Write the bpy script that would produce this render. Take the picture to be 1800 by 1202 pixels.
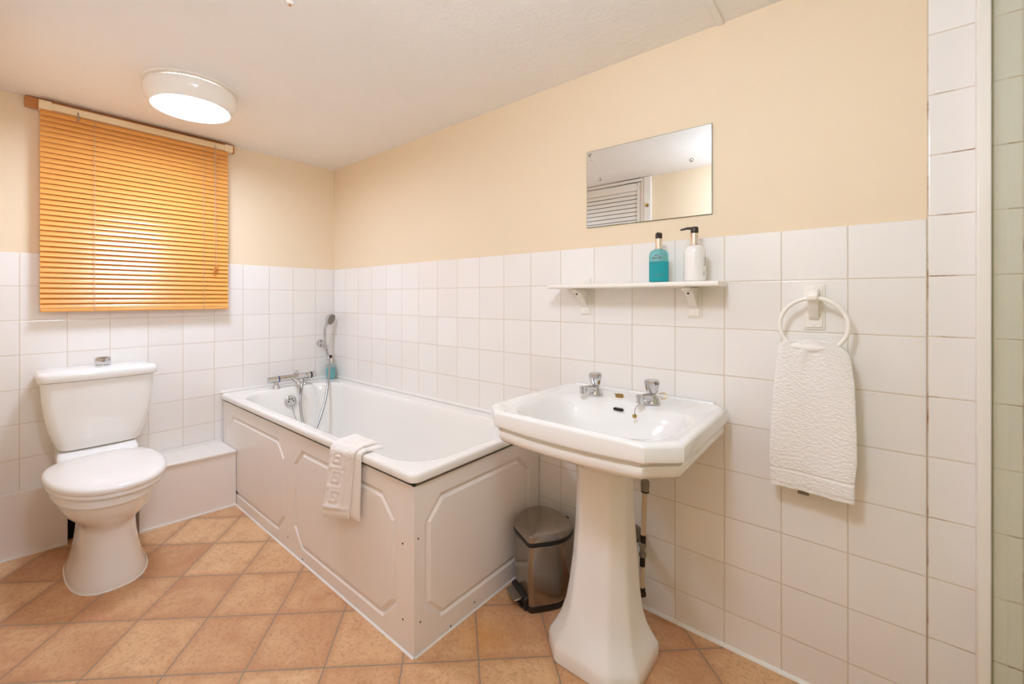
import bpy, bmesh, math, random
from mathutils import Vector, noise
random.seed(7)
PI = math.pi
scn = bpy.context.scene
for o in list(bpy.data.objects): bpy.data.objects.remove(o)
COL = scn.collection

# ------------------------------------------------------------------ camera
cam_d = bpy.data.cameras.new('camera')
cam = bpy.data.objects.new('camera', cam_d); COL.objects.link(cam)
cam.location = (2.767, -1.563, 1.1265)
cam.rotation_euler = (PI/2, 0, 0.726)
cam_d.sensor_width = 36; cam_d.sensor_fit = 'HORIZONTAL'
cam_d.lens = 751.7/1800*36
cam_d.shift_x = 55.7/1800; cam_d.shift_y = -76.7/1800
cam_d.clip_start = 0.01
scn.camera = cam
scn.cycles.max_bounces = 16; scn.cycles.diffuse_bounces = 12; scn.cycles.glossy_bounces = 8

# ------------------------------------------------------------------ exposure, world
scn.view_settings.view_transform = 'Standard'
scn.view_settings.look = 'None'
scn.view_settings.gamma = 1
scn.view_settings.use_curve_mapping = False
scn.view_settings.exposure = 0.13
w = bpy.data.worlds.new('world'); scn.world = w; w.use_nodes = True
w.node_tree.nodes['Background'].inputs[0].default_value = (0.9, 0.95, 1, 1)
w.node_tree.nodes['Background'].inputs[1].default_value = 0.3
LAMP1 = 68.0      # strength of the round ceiling lamp in view
LAMP2 = 66.0     # strength of the unseen globe lamp added above the frame to brighten the room
H = 2.025         # ceiling height
ROOM_Y = -1.63; ROOM_X = 3.85

# ------------------------------------------------------------------ material helpers
def srgb(r, g, b):
    f = lambda c: (c/255/12.92) if c/255 <= 0.04045 else ((c/255+0.055)/1.055)**2.4
    return (f(r), f(g), f(b), 1)

class NT:
    def __init__(s, name):
        s.m = bpy.data.materials.new(name); s.m.use_nodes = True
        s.t = s.m.node_tree; s.b = s.t.nodes['Principled BSDF']
    def n(s, typ, **kw):
        nd = s.t.nodes.new(typ)
        for k, v in kw.items(): setattr(nd, k, v)
        return nd
    def l(s, a, b): s.t.links.new(a, b)
    def put(s, sock, v):
        if hasattr(v, 'is_linked') or hasattr(v, 'links'): s.l(v, sock)
        else: sock.default_value = v
    def math(s, op, a, b=0.0, c=0.0):
        nd = s.n('ShaderNodeMath', operation=op)
        for i, v in enumerate((a, b, c)): s.put(nd.inputs[i], v)
        return nd.outputs[0]
    def mix(s, f, a, b):
        nd = s.n('ShaderNodeMix', data_type='RGBA')
        s.put(nd.inputs[0], f); s.put(nd.inputs[6], a); s.put(nd.inputs[7], b)
        return nd.outputs[2]
    def noise(s, scale, detail=2, rough=.5, vec=None):
        nd = s.n('ShaderNodeTexNoise'); nd.inputs['Scale'].default_value = scale
        nd.inputs['Detail'].default_value = detail; nd.inputs['Roughness'].default_value = rough
        if vec is not None: s.l(vec, nd.inputs['Vector'])
        return nd.outputs[0]
    def ramp(s, v, stops):
        nd = s.n('ShaderNodeValToRGB'); s.put(nd.inputs[0], v)
        e = nd.color_ramp.elements
        while len(e) < len(stops): e.new(.5)
        for i, (p, c) in enumerate(stops): e[i].position = p; e[i].color = c
        return nd.outputs[0]
    def bump(s, h, strength=.3, dist=.001):
        nd = s.n('ShaderNodeBump'); nd.inputs['Strength'].default_value = strength
        nd.inputs['Distance'].default_value = dist; s.l(h, nd.inputs['Height'])
        s.l(nd.outputs[0], s.b.inputs['Normal'])
    def pos(s):
        g = s.n('ShaderNodeNewGeometry'); x = s.n('ShaderNodeSeparateXYZ'); s.l(g.outputs['Position'], x.inputs[0])
        return g.outputs['Position'], x.outputs[0], x.outputs[1], x.outputs[2]

def plain(name, col, rough=.5, metal=0, spec=.5, coat=0, noise_amt=.03, nscale=9, bump=0, bscale=200):
    t = NT(name); t.b.inputs['Roughness'].default_value = rough
    t.b.inputs['Metallic'].default_value = metal
    t.b.inputs['Specular IOR Level'].default_value = spec
    t.b.inputs['Coat Weight'].default_value = coat; t.b.inputs['Coat Roughness'].default_value = .06
    p, x, y, z = t.pos()
    n = t.noise(nscale, 3, .5, p)
    d = tuple(c*(1-noise_amt) for c in col[:3])+(1,)
    t.l(t.mix(n, d, col), t.b.inputs['Base Color'])
    if bump: t.bump(t.noise(bscale, 3, .6, p), bump, .001)
    return t.m

def frac_edge(t, coord, off, pitch):
    """distance (in metres) to the nearest joint of a grid, and the cell index"""
    a = t.math('DIVIDE', t.math('SUBTRACT', coord, off), pitch)
    fl = t.math('FLOOR', a); fr = t.math('SUBTRACT', a, fl)
    d = t.math('MULTIPLY', t.math('MINIMUM', fr, t.math('SUBTRACT', 1.0, fr)), pitch)
    return d, fl, fr

def wall_tile(name, axis, off, zoff=1.180, pitch=.152, rust=0):
    t = NT(name); p, x, y, z = t.pos()
    du, iu, fu = frac_edge(t, {'x': x, 'y': y}[axis], off, pitch)
    dv, iv, fv = frac_edge(t, z, zoff, pitch)
    d = t.math('MINIMUM', du, dv)
    grout = t.math('SUBTRACT', 1.0, t.math('MULTIPLY', t.math('SUBTRACT', d, .0009), 900.0)); 
    grout = t.math('MINIMUM', t.math('MAXIMUM', grout, 0.0), 1.0)
    cx = t.n('ShaderNodeCombineXYZ'); t.l(iu, cx.inputs[0]); t.l(iv, cx.inputs[1])
    wn = t.n('ShaderNodeTexWhiteNoise'); t.l(cx.outputs[0], wn.inputs[0])
    c = t.mix(wn.outputs[0], srgb(236, 231, 225), srgb(240, 236, 231))
    gc = srgb(214, 200, 180)
    if rust: gc = t.mix(t.ramp(t.noise(9, 4, .7, p), [(.50, (0, 0, 0, 1)), (.66, (rust, rust, rust, 1))]), gc, srgb(150, 104, 66))
    t.l(t.mix(grout, c, gc), t.b.inputs['Base Color'])
    t.l(t.math('MULTIPLY_ADD', grout, .5, .12), t.b.inputs['Roughness'])
    # rounded tile edge, slight warp and slight random tilt of every tile
    edge = t.math('MINIMUM', t.math('MULTIPLY', d, 260.0), 1.0)
    sp = t.n('ShaderNodeSeparateColor'); t.l(wn.outputs[1], sp.inputs[0])
    tilt = t.math('ADD', t.math('MULTIPLY', t.math('SUBTRACT', sp.outputs[0], .5), fu), t.math('MULTIPLY', t.math('SUBTRACT', sp.outputs[1], .5), fv))
    h = t.math('ADD', edge, t.math('MULTIPLY', tilt, .5))
    h = t.math('ADD', h, t.math('MULTIPLY', t.noise(26, 1, .4, p), .35))
    t.bump(h, .55, .0012)
    return t.m

M = {}
M['tile_r'] = wall_tile('white_wall_tile_right', 'x', 2.894)
M['tile_l'] = wall_tile('white_wall_tile_left', 'y', -.134)
M['tile_s'] = wall_tile('white_wall_tile_shower', 'x', 2.8955, 1.1825, rust=.9)
M['tile_e'] = wall_tile('white_wall_tile_end', 'y', -.134)

t = NT('cream_emulsion'); p, x, y, z = t.pos(); t.b.inputs['Roughness'].default_value = .65
t.b.inputs['Specular IOR Level'].default_value = .25
t.l(t.mix(t.noise(2.5, 3, .5, p), srgb(232, 213, 182), srgb(237, 218, 189)), t.b.inputs['Base Color'])
t.bump(t.noise(170, 3, .6, p), .35, .0012); M['paint'] = t.m

t = NT('ceiling_artex'); p, x, y, z = t.pos(); t.b.inputs['Roughness'].default_value = .6
t.b.inputs['Specular IOR Level'].default_value = .3
t.l(t.mix(t.noise(3, 3, .5, p), srgb(236, 232, 226), srgb(242, 238, 233)), t.b.inputs['Base Color'])
n1 = t.noise(7, 5, .65, p); n2 = t.noise(60, 4, .7, p)
t.bump(t.math('ADD', t.math('MULTIPLY', n1, .5), t.math('MULTIPLY', n2, t.math('MULTIPLY', n1, .9))), .8, .008); M['ceil'] = t.m

# vinyl floor: terracotta squares laid on the diagonal
t = NT('terracotta_vinyl'); p, x, y, z = t.pos()
r2 = math.sqrt(.5)
s_ = t.math('MULTIPLY', t.math('ADD', x, y), r2); d_ = t.math('MULTIPLY', t.math('SUBTRACT', x, y), r2)
wob = t.math('MULTIPLY', t.math('SUBTRACT', t.noise(30, 3, .6, p), .5), .006)
du, iu, fu = frac_edge(t, t.math('ADD', s_, wob), .641*r2, .2357)
dv, iv, fv = frac_edge(t, t.math('ADD', d_, wob), 2.115*r2, .2357)
dmin = t.math('MINIMUM', du, dv)
gro = t.math('MINIMUM', t.math('MAXIMUM', t.math('SUBTRACT', 1.0, t.math('MULTIPLY', t.math('SUBTRACT', dmin, .0014), 600.0)), 0.0), 1.0)
cx = t.n('ShaderNodeCombineXYZ'); t.l(iu, cx.inputs[0]); t.l(iv, cx.inputs[1])
wn = t.n('ShaderNodeTexWhiteNoise'); t.l(cx.outputs[0], wn.inputs[0])
va = t.n('ShaderNodeVectorMath', operation='MULTIPLY_ADD'); t.l(wn.outputs[1], va.inputs[0]); va.inputs[1].default_value = (9, 9, 9); t.l(p, va.inputs[2])
big = t.noise(5.5, 6, .62, va.outputs[0]); fine = t.noise(85, 4, .75, va.outputs[0])
base = t.mix(wn.outputs[0], srgb(196, 142, 102), srgb(226, 184, 138))
c = t.mix(t.ramp(big, [(.35, (0, 0, 0, 1)), (.68, (1, 1, 1, 1))]), base, t.mix(.5, base, srgb(232, 196, 150)))
c = t.mix(t.ramp(fine, [(.36, (.45, .45, .45, 1)), (.50, (0, 0, 0, 1))]), c, srgb(160, 112, 82))
bl2 = t.noise(14, 5, .7, va.outputs[0])
c = t.mix(t.ramp(bl2, [(.30, (.55, .55, .55, 1)), (.52, (0, 0, 0, 1))]), c, srgb(190, 134, 96))
dark = t.ramp(dmin, [(.0, (.45, .45, .45, 1)), (.03, (0, 0, 0, 1))])
c = t.mix(dark, c, srgb(178, 124, 86))
yl = t.n('ShaderNodeVectorMath', operation='DISTANCE'); t.l(p, yl.inputs[0]); yl.inputs[1].default_value = (1.83, -.49, 0)
stain = t.math('MULTIPLY', t.ramp(yl.outputs['Value'], [(.0, (.75, .75, .75, 1)), (.11, (0, 0, 0, 1))]), t.noise(22, 4, .7, p))
c = t.mix(stain, c, srgb(226, 160, 60))
t.l(t.mix(gro, c, srgb(150, 132, 112)), t.b.inputs['Base Color'])
t.l(t.math('MULTIPLY_ADD', fine, .25, .32), t.b.inputs['Roughness'])
t.b.inputs['Specular IOR Level'].default_value = .35
t.bump(t.math('ADD', t.math('MINIMUM', t.math('MULTIPLY', dmin, 180.0), 1.0), t.math('MULTIPLY', fine, .35)), .35, .0015)
M['floor'] = t.m

M['ceramic'] = plain('white_glazed_ceramic', srgb(240, 238, 234), .07, coat=.5, noise_amt=.01)
M['enamel'] = plain('white_bath_enamel', srgb(240, 237, 231), .12, coat=.4, noise_amt=.015)
M['seat'] = plain('white_seat_plastic', srgb(243, 239, 234), .13, coat=.3, noise_amt=.01)
M['panel'] = plain('off_white_painted_board', srgb(240, 233, 226), .28, noise_amt=.04, nscale=3)
M['gloss'] = plain('white_gloss_paint', srgb(240, 234, 225), .25, noise_amt=.03)
M['plastic'] = plain('white_moulded_plastic', srgb(242, 236, 226), .2, noise_amt=.01)
M['seal'] = plain('white_sealant', srgb(240, 236, 228), .35, noise_amt=.08, nscale=40)
M['chrome'] = plain('polished_chrome', (.64, .64, .65, 1), .05, 1, noise_amt=.01)
M['hose'] = plain('brushed_chrome_hose', (.42, .41, .40, 1), .30, 1, noise_amt=.02)
M['brass'] = plain('tarnished_brass', srgb(196, 160, 96), .35, 1, noise_amt=.4, nscale=300)
M['black'] = plain('black_plastic_and_shade', srgb(26, 24, 23), .35)
M['dark'] = plain('dark_brick_and_shade', srgb(40, 27, 20), .9, noise_amt=.6, nscale=30)  # bare brick; its near-black tone also stands in for shade in gaps
M['blue'] = plain('blue_band', srgb(30, 60, 120), .3)
M['rust'] = plain('rusty_fitting', srgb(66, 50, 40), .6, .4, noise_amt=.7, nscale=120, bump=.5, bscale=250)
M['pipe'] = plain('cream_painted_pipe', srgb(222, 200, 168), .4, noise_amt=.15, nscale=60)
M['grey'] = plain('grey_fitting', srgb(150, 138, 122), .45, noise_amt=.3, nscale=90)
M['trim'] = plain('cream_plastic_rail', srgb(234, 212, 172), .3)
M['pump'] = plain('dark_brown_pump', srgb(62, 48, 38), .3)
M['rose'] = plain('polished_pale_collar', (.93, .82, .76, 1), .12, 1)
M['ink'] = plain('grey_print', srgb(120, 116, 112), .5)
M['label'] = plain('matt_white_label', srgb(240, 234, 230), .4, noise_amt=.01)

t = NT('brushed_steel'); p, x, y, z = t.pos(); t.b.inputs['Metallic'].default_value = 1
mp = t.n('ShaderNodeMapping'); t.l(p, mp.inputs[0]); mp.inputs['Scale'].default_value = (1, 1, 40)
nb = t.noise(30, 3, .6, mp.outputs[0])
t.l(t.mix(nb, srgb(150, 142, 134), srgb(176, 168, 160)), t.b.inputs['Base Color'])
t.b.inputs['Roughness'].default_value = .22; t.b.inputs['Anisotropic'].default_value = .5; M['steel'] = t.m

t = NT('orange_wood_slat'); p, x, y, z = t.pos()
mp = t.n('ShaderNodeMapping'); t.l(p, mp.inputs[0]); mp.inputs['Scale'].default_value = (20, 2.0, 60)
gr = t.noise(6, 4, .6, mp.outputs[0])
t.l(t.mix(gr, srgb(228, 158, 74), srgb(240, 178, 96)), t.b.inputs['Base Color'])
t.b.inputs['Roughness'].default_value = .3; t.b.inputs['Coat Weight'].default_value = .35; t.b.inputs['Coat Roughness'].default_value = .22
M['slat'] = t.m
M['board'] = plain('orange_pine_board', srgb(206, 134, 66), .35, noise_amt=.25, nscale=25)
M['cord'] = plain('pale_cord', srgb(196, 168, 136), .8)

t = NT('terry_cotton'); p, x, y, z = t.pos(); t.b.inputs['Roughness'].default_value = .95
t.b.inputs['Specular IOR Level'].default_value = .1; t.b.inputs['Sheen Weight'].default_value = .4
nf = t.noise(260, 4, .8, p)
t.l(t.mix(nf, srgb(240, 234, 227), srgb(252, 249, 245)), t.b.inputs['Base Color'])
t.bump(nf, .6, .0025); M['terry'] = t.m
t = NT('flat_woven_cotton'); p, x, y, z = t.pos(); t.b.inputs['Roughness'].default_value = .9
t.b.inputs['Specular IOR Level'].default_value = .1; t.b.inputs['Sheen Weight'].default_value = .3
nf = t.noise(420, 3, .7, p)
t.l(t.mix(nf, srgb(232, 225, 216), srgb(248, 243, 237)), t.b.inputs['Base Color'])
t.bump(nf, .5, .0015); M['cotton'] = t.m

def glassy(name, col, rough, ior, trans=1.0):
    t = NT(name); t.b.inputs['Base Color'].default_value = col
    n = t.noise(4, 1, .5, t.pos()[0]); t.l(t.mix(n, col, tuple(c*.985 for c in col[:3])+(1,)), t.b.inputs['Base Color'])
    t.b.inputs['Roughness'].default_value = rough; t.b.inputs['IOR'].default_value = ior
    t.b.inputs['Transmission Weight'].default_value = trans
    return t.m
M['mirror'] = plain('mirror_silvering', (.86, .87, .85, 1), .0, 1, noise_amt=.004)
M['mirror_edge'] = plain('mirror_glass_edge', srgb(120, 122, 104), .3)
M['soap'] = glassy('teal_hand_wash', srgb(50, 226, 232), .10, 1.33, .35)
M['bottle'] = glassy('tinted_bottle_plastic', srgb(150, 222, 226), .05, 1.12, .92)
M['clear'] = glassy('clear_bottle_plastic', srgb(232, 242, 238), .05, 1.2, .8)
M['lotion'] = plain('white_lotion_bottle', srgb(238, 234, 228), .1, coat=.5)
# thin shower glass: see-through with a faint green cast and a clear reflection
t = NT('green_shower_glass'); nt = t.t
tr = t.n('ShaderNodeBsdfTransparent'); gl = t.n('ShaderNodeBsdfGlossy'); gl.inputs['Roughness'].default_value = .02
n = t.noise(2, 1, .5, t.pos()[0]); t.l(t.mix(n, srgb(240, 243, 232), srgb(243, 246, 236)), tr.inputs[0])
lw = t.n('ShaderNodeFresnel'); lw.inputs[0].default_value = 1.3
mx = t.n('ShaderNodeMixShader'); gb = t.n('ShaderNodeNewGeometry'); t.l(t.math('MULTIPLY', lw.outputs[0], t.math('SUBTRACT', 1.0, gb.outputs['Backfacing'])), mx.inputs[0]); t.l(tr.outputs[0], mx.inputs[1]); t.l(gl.outputs[0], mx.inputs[2])
t.l(mx.outputs[0], nt.nodes['Material Output'].inputs[0]); M['glass'] = t.m
M['glass_edge'] = plain('green_glass_edge', srgb(128, 128, 88), .2)

def emis(name, strength, col=(.64, .775, 1, 1)):
    t = NT(name); t.b.inputs['Base Color'].default_value = (.9, .9, .9, 1)
    n = t.noise(3, 1, .5, t.pos()[0]); t.l(t.mix(n, col, tuple(c*.98 for c in col[:3])+(1,)), t.b.inputs['Emission Color'])
    t.b.inputs['Emission Strength'].default_value = strength
    return t.m
M['lamp1'] = emis('lit_diffuser', LAMP1)
M['lamp2'] = emis('added_globe_glow', LAMP2)

# ------------------------------------------------------------------ mesh helpers
ORG = {}
def tagp(o, label=None, cat=None, group=None, kind=None):
    if label: o['label'] = label
    if cat: o['category'] = cat
    if group: o['group'] = group
    if kind: o['kind'] = kind
    return o
def empty(name, loc, label, cat, group=None):
    o = bpy.data.objects.new(name, None); COL.objects.link(o); o.location = loc; o.empty_display_size = .05
    ORG[o.name] = Vector(loc)
    return tagp(o, label, cat, group)

class MB:
    def __init__(s): s.v = []; s.f = []
    def add(s, vs, fs):
        k = len(s.v); s.v += [tuple(v) for v in vs]; s.f += [tuple(i+k for i in f) for f in fs]; return s
    def box(s, x0, x1, y0, y1, z0, z1):
        vs = [(x, y, z) for z in (z0, z1) for y in (y0, y1) for x in (x0, x1)]
        return s.add(vs, [(0,2,3,1), (4,5,7,6), (0,1,5,4), (2,6,7,3), (0,4,6,2), (1,3,7,5)])
    def prism(s, pts, fn, a, b):
        """closed outline pts (2D) swept from a to b; fn(p, t) -> 3D"""
        n = len(pts); vs = [fn(p, a) for p in pts]+[fn(p, b) for p in pts]
        fs = [(i, (i+1) % n, (i+1) % n+n, i+n) for i in range(n)]+[tuple(range(n))[::-1], tuple(range(n, 2*n))]
        return s.add(vs, fs)
    def loft(s, rings, cap0=True, cap1=True, closed=True):
        n = len(rings[0]); vs = [p for r in rings for p in r]; fs = []
        for k in range(len(rings)-1):
            for i in range(n if closed else n-1):
                j = (i+1) % n
                fs.append((k*n+i, k*n+j, (k+1)*n+j, (k+1)*n+i))
        if cap0: fs.append(tuple(range(n))[::-1])
        if cap1: fs.append(tuple(range((len(rings)-1)*n, len(rings)*n)))
        return s.add(vs, fs)
    def lathe(s, c, prof, axis='z', n=32, cap0=True, cap1=True):
        """prof: list of (radius, height along axis)"""
        c = Vector(c); rings = []
        if isinstance(axis, str): ax = {'x': Vector((1,0,0)), 'y': Vector((0,1,0)), 'z': Vector((0,0,1))}[axis]
        else: ax = Vector(axis).normalized()
        u = ax.orthogonal().normalized(); w_ = ax.cross(u)
        for r, h in prof:
            rings.append([c+ax*h+(u*math.cos(a)+w_*math.sin(a))*max(r, 1e-5) for a in [2*PI*i/n for i in range(n)]])
        return s.loft(rings, cap0, cap1)
    def tube(s, pts, r, n=12, closed=False, smooth=0):
        P = [Vector(p) for p in pts]
        if smooth: P = catmull(P, smooth, closed)
        R = r if isinstance(r, (list, tuple)) else None
        rings = []; N = len(P); up = None
        for i, p in enumerate(P):
            if closed: tg = (P[(i+1) % N]-P[i-1])
            else: tg = P[min(i+1, N-1)]-P[max(i-1, 0)]
            tg.normalize()
            if up is None: up = tg.orthogonal().normalized()
            up = (up-tg*up.dot(tg)).normalized(); w_ = tg.cross(up)
            rr_ = r if R is None else R[0]+(R[-1]-R[0])*i/(N-1) if len(R) == 2 else R[i]
            rings.append([p+(up*math.cos(a)+w_*math.sin(a))*rr_ for a in [2*PI*k/n for k in range(n)]])
        if closed: rings.append(rings[0]); return s.loft(rings, False, False)
        return s.loft(rings)
    def build(s, name, mat, parent=None, origin=None, bevel=0, smooth=40, sub=0, seg=2):
        me = bpy.data.meshes.new(name)
        og = ORG[parent.name] if parent else Vector(origin if origin else (0, 0, 0))
        me.from_pydata([tuple(Vector(v)-og) for v in s.v], [], s.f); me.update()
        bm = bmesh.new(); bm.from_mesh(me)
        bmesh.ops.remove_doubles(bm, verts=bm.verts, dist=1e-6)
        bmesh.ops.recalc_face_normals(bm, faces=bm.faces); bm.to_mesh(me); bm.free()
        me.materials.append(M[mat] if isinstance(mat, str) else mat)
        if smooth:
            for p_ in me.polygons: p_.use_smooth = True
            me.set_sharp_from_angle(angle=math.radians(smooth))
        o = bpy.data.objects.new(name, me); COL.objects.link(o)
        if parent: o.parent = parent
        else: o.location = og
        ORG[o.name] = og
        if bevel:
            b = o.modifiers.new('bevel', 'BEVEL'); b.width = bevel; b.segments = seg; b.limit_method = 'ANGLE'; b.angle_limit = math.radians(35)
            b.harden_normals = False
        if sub:
            m_ = o.modifiers.new('sub', 'SUBSURF'); m_.levels = sub; m_.render_levels = sub
        return o

def catmull(P, k, closed=False):
    out = []; N = len(P); rng = range(N if closed else N-1)
    for i in rng:
        p0 = P[(i-1) % N] if closed or i > 0 else P[0]*2-P[1]
        p1 = P[i]; p2 = P[(i+1) % N]
        p3 = P[(i+2) % N] if closed or i+2 < N else P[-1]*2-P[-2]
        for j in range(k):
            t_ = j/k
            out.append(.5*((2*p1)+(p2-p0)*t_+(2*p0-5*p1+4*p2-p3)*t_**2+(3*p1-p0-3*p2+p3)*t_**3))
    if not closed: out.append(P[-1])
    return out
def rrect(x0, x1, y0, y1, r, z, m=8):
    out = []
    for cx_, cy_, a0 in ((x1-r, y1-r, 0), (x0+r, y1-r, PI/2), (x0+r, y0+r, PI), (x1-r, y0+r, 1.5*PI)):
        for i in range(m+1):
            a = a0+PI/2*i/m; out.append(Vector((cx_+r*math.cos(a), cy_+r*math.sin(a), z)))
    return out
def round_poly(pts, r, m=5):
    """2D polygon with rounded corners; constant vertex count"""
    out = []; n = len(pts)
    for i in range(n):
        p = Vector(pts[i]); a = (Vector(pts[i-1])-p); b = (Vector(pts[(i+1) % n])-p)
        rr_ = r[i] if isinstance(r, (list, tuple)) else r
        la = min(rr_, a.length*.48); lb = min(rr_, b.length*.48)
        q0 = p+a.normalized()*la; q1 = p+b.normalized()*lb
        for k in range(m+1):
            t_ = k/m; out.append(q0*(1-t_)**2+p*2*t_*(1-t_)+q1*t_**2)
    return out
def struct(name, mb, mat, **k):
    o = mb.build(name, mat, **k); o['kind'] = 'structure'; return o

# ================================================================== THE ROOM
struct('floor', MB().box(-.1, ROOM_X+.1, ROOM_Y-.1, .1, -.05, 0), 'floor', smooth=0)
struct('ceiling', MB().box(-.1, ROOM_X+.1, ROOM_Y-.1, .1, H, H+.06), 'ceil', smooth=0)
TOP = 1.328
wr = struct('wall_right', MB().box(-.1, ROOM_X+.1, .006, .1, 0, H), 'paint', smooth=0)
tr_ = MB().box(-.006, 2.8945, 0, .006, 0, TOP).build('wall_tiling', 'tile_r', wr, bevel=.0015); 
MB().box(2.8945, ROOM_X, -.003, .006, 0, H).build('shower_tiling', 'tile_s', wr, bevel=.001)
wl = struct('wall_left', MB().box(-.1, -.006, ROOM_Y-.1, .006, 0, H), 'paint', smooth=0)
MB().box(-.006, 0, ROOM_Y, 0, .275, TOP).build('wall_tiling', 'tile_l', wl, bevel=.0015)
MB().box(-.006, -.002, -1.36, -1.10, 0, .275).build('dark_hollow', 'dark', wl, smooth=0)  # flat patch of bare brick with the hollow's shade put into its colour
wn_ = struct('wall_near', MB().box(-.1, ROOM_X+.1, ROOM_Y-.1, ROOM_Y, 0, H), 'paint', smooth=0)
struct('wall_end', MB().box(ROOM_X, ROOM_X+.1, ROOM_Y-.1, .1, 0, H), 'tile_e', smooth=0)
# white sealant bead along the foot of the walls and round the bath
struct('baseboard_right', MB().prism([(0, 0), (-.009, 0), (-.005, .007), (0, .010)], lambda p, t: (t, p[0], p[1]), 1.733, 2.99), 'seal')
struct('trim_1', MB().prism([(0, .583), (-.008, .578), (-.006, .586), (0, .592)], lambda p, t: (t, p[0], p[1]), .0, 1.735), 'seal')
struct('trim_2', MB().prism([(0, .583), (.008, .578), (.006, .586), (0, .592)], lambda p, t: (p[0], t, p[1]), -.71, .0), 'seal')
# ceiling joint strip above the basin
struct('trim_3', MB().box(2.416, 2.438, ROOM_Y, .006, H-.006, H), 'ceil', bevel=.002)
# pipe boxing and skirting panel along the left wall
bx = MB().prism([(0, -.702), (.222, -.702), (.178, -1.115), (0, -1.115)], lambda p, t: (p[0], p[1], t), 0, .286)
b1 = struct('baseboard_left', bx, 'panel', bevel=.002)
MB().prism([(0, -.702), (.228, -.702), (.184, -1.122), (0, -1.122)], lambda p, t: (p[0], p[1], t), .286, .299).build('ledge_board', 'gloss', b1, bevel=.003)
MB().prism([(.222, -.702), (.230, -.702), (.186, -1.115), (.178, -1.115)], lambda p, t: (p[0], p[1], t), 0, .007).build('sealant_bead', 'seal', b1)
MB().prism([(0, 0), (.009, 0), (.005, .02), (0, .012)], lambda p, t: (p[0], t, .297+p[1]), -1.12, -.702).build('sealant_bead', 'seal', b1)
b2 = struct('trim_4', MB().prism([(0, -1.352), (.045, -1.352), (.022, ROOM_Y), (0, ROOM_Y)], lambda p, t: (p[0], p[1], t), 0, .282), 'panel', bevel=.002)
MB().prism([(.045, -1.352), (.053, -1.352), (.030, ROOM_Y), (.022, ROOM_Y)], lambda p, t: (p[0], p[1], t), 0, .006).build('sealant_bead', 'seal', b2)

# louvred door in the wall behind the camera (seen in the mirror)
d1 = struct('door_1', MB().box(.80, .86, ROOM_Y, ROOM_Y+.018, 0, 1.995).box(1.521, 1.549, ROOM_Y, ROOM_Y+.018, 0, 1.995).box(.86, 1.521, ROOM_Y, ROOM_Y+.018, 1.936, 1.995)
            .box(.86, 1.521, ROOM_Y, ROOM_Y+.018, .0, .14).box(.86, 1.521, ROOM_Y, ROOM_Y+.018, .95, 1.03), 'gloss', bevel=.003)
mb = MB()
for k in range(58):
    z1 = 1.934-k*.0313
    if z1 < .17 or .95 < z1 < 1.06: continue
    mb.prism([(.004, z1), (.008, z1), (.016, z1-.0285), (.012, z1-.0285)], lambda p, t: (t, ROOM_Y+p[0], p[1]), .86, 1.521)
mb.build('louvre_slats', 'gloss', d1, smooth=0)
MB().box(.86, 1.521, ROOM_Y+.0005, ROOM_Y+.003, .14, 1.936).build('slat_gap_shade', 'dark', d1, smooth=0)  # dark sheet standing in for the shade between the slats
MB().box(1.572, 1.624, ROOM_Y, ROOM_Y+.03, 0, H-.002).build('door_frame', 'gloss', d1, bevel=.004)
MB().box(1.553, 1.572, ROOM_Y, ROOM_Y+.024, 0, H-.002).box(.73, .797, ROOM_Y, ROOM_Y+.024, 0, H-.002).box(.797, 1.553, ROOM_Y, ROOM_Y+.024, 2.000, H-.002).build('door_lining', 'gloss', d1, bevel=.003)
hk = empty('coat_hook', (1.598, ROOM_Y+.03, 1.80), 'small brass hook on the white door frame, seen in the mirror', 'hook')
MB().lathe((1.598, ROOM_Y+.0305, 1.81), [(.012, 0), (.012, .003), (.004, .005)], 'y').build('back_plate', 'brass', hk)
MB().tube([(1.598, ROOM_Y+.033, 1.81), (1.598, ROOM_Y+.05, 1.80), (1.598, ROOM_Y+.062, 1.805), (1.598, ROOM_Y+.066, 1.825)], .004, smooth=5).build('hook_arm', 'brass', hk)

# shower screen
sc = empty('shower_screen', (3.0, -.004, 0), 'pale green glass shower screen in a white wall channel, at the right edge', 'shower screen')
MB().box(2.974, 2.9965, -.030, -.0035, 0, 1.97).build('wall_channel', 'plastic', sc, bevel=.002)
MB().box(2.9975, 3.0035, -.95, -.0245, .012, 1.95).build('glass_pane', 'glass', sc, smooth=0)
MB().box(2.9966, 2.9974, -.033, -.0285, .0, 1.95).build('rubber_seal', 'glass_edge', sc, smooth=0)
st = empty('shower_tray', (3.4, -.4, 0), 'white shower tray behind the glass screen', 'shower tray')
MB().loft([rrect(3.012, ROOM_X-.004, -.98, -.012, .03, 0), rrect(3.012, ROOM_X-.004, -.98, -.012, .03, .1), rrect(3.06, ROOM_X-.05, -.93, -.06, .05, .1), rrect(3.08, ROOM_X-.07, -.91, -.08, .05, .06)]).build('tray', 'enamel', st)

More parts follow.
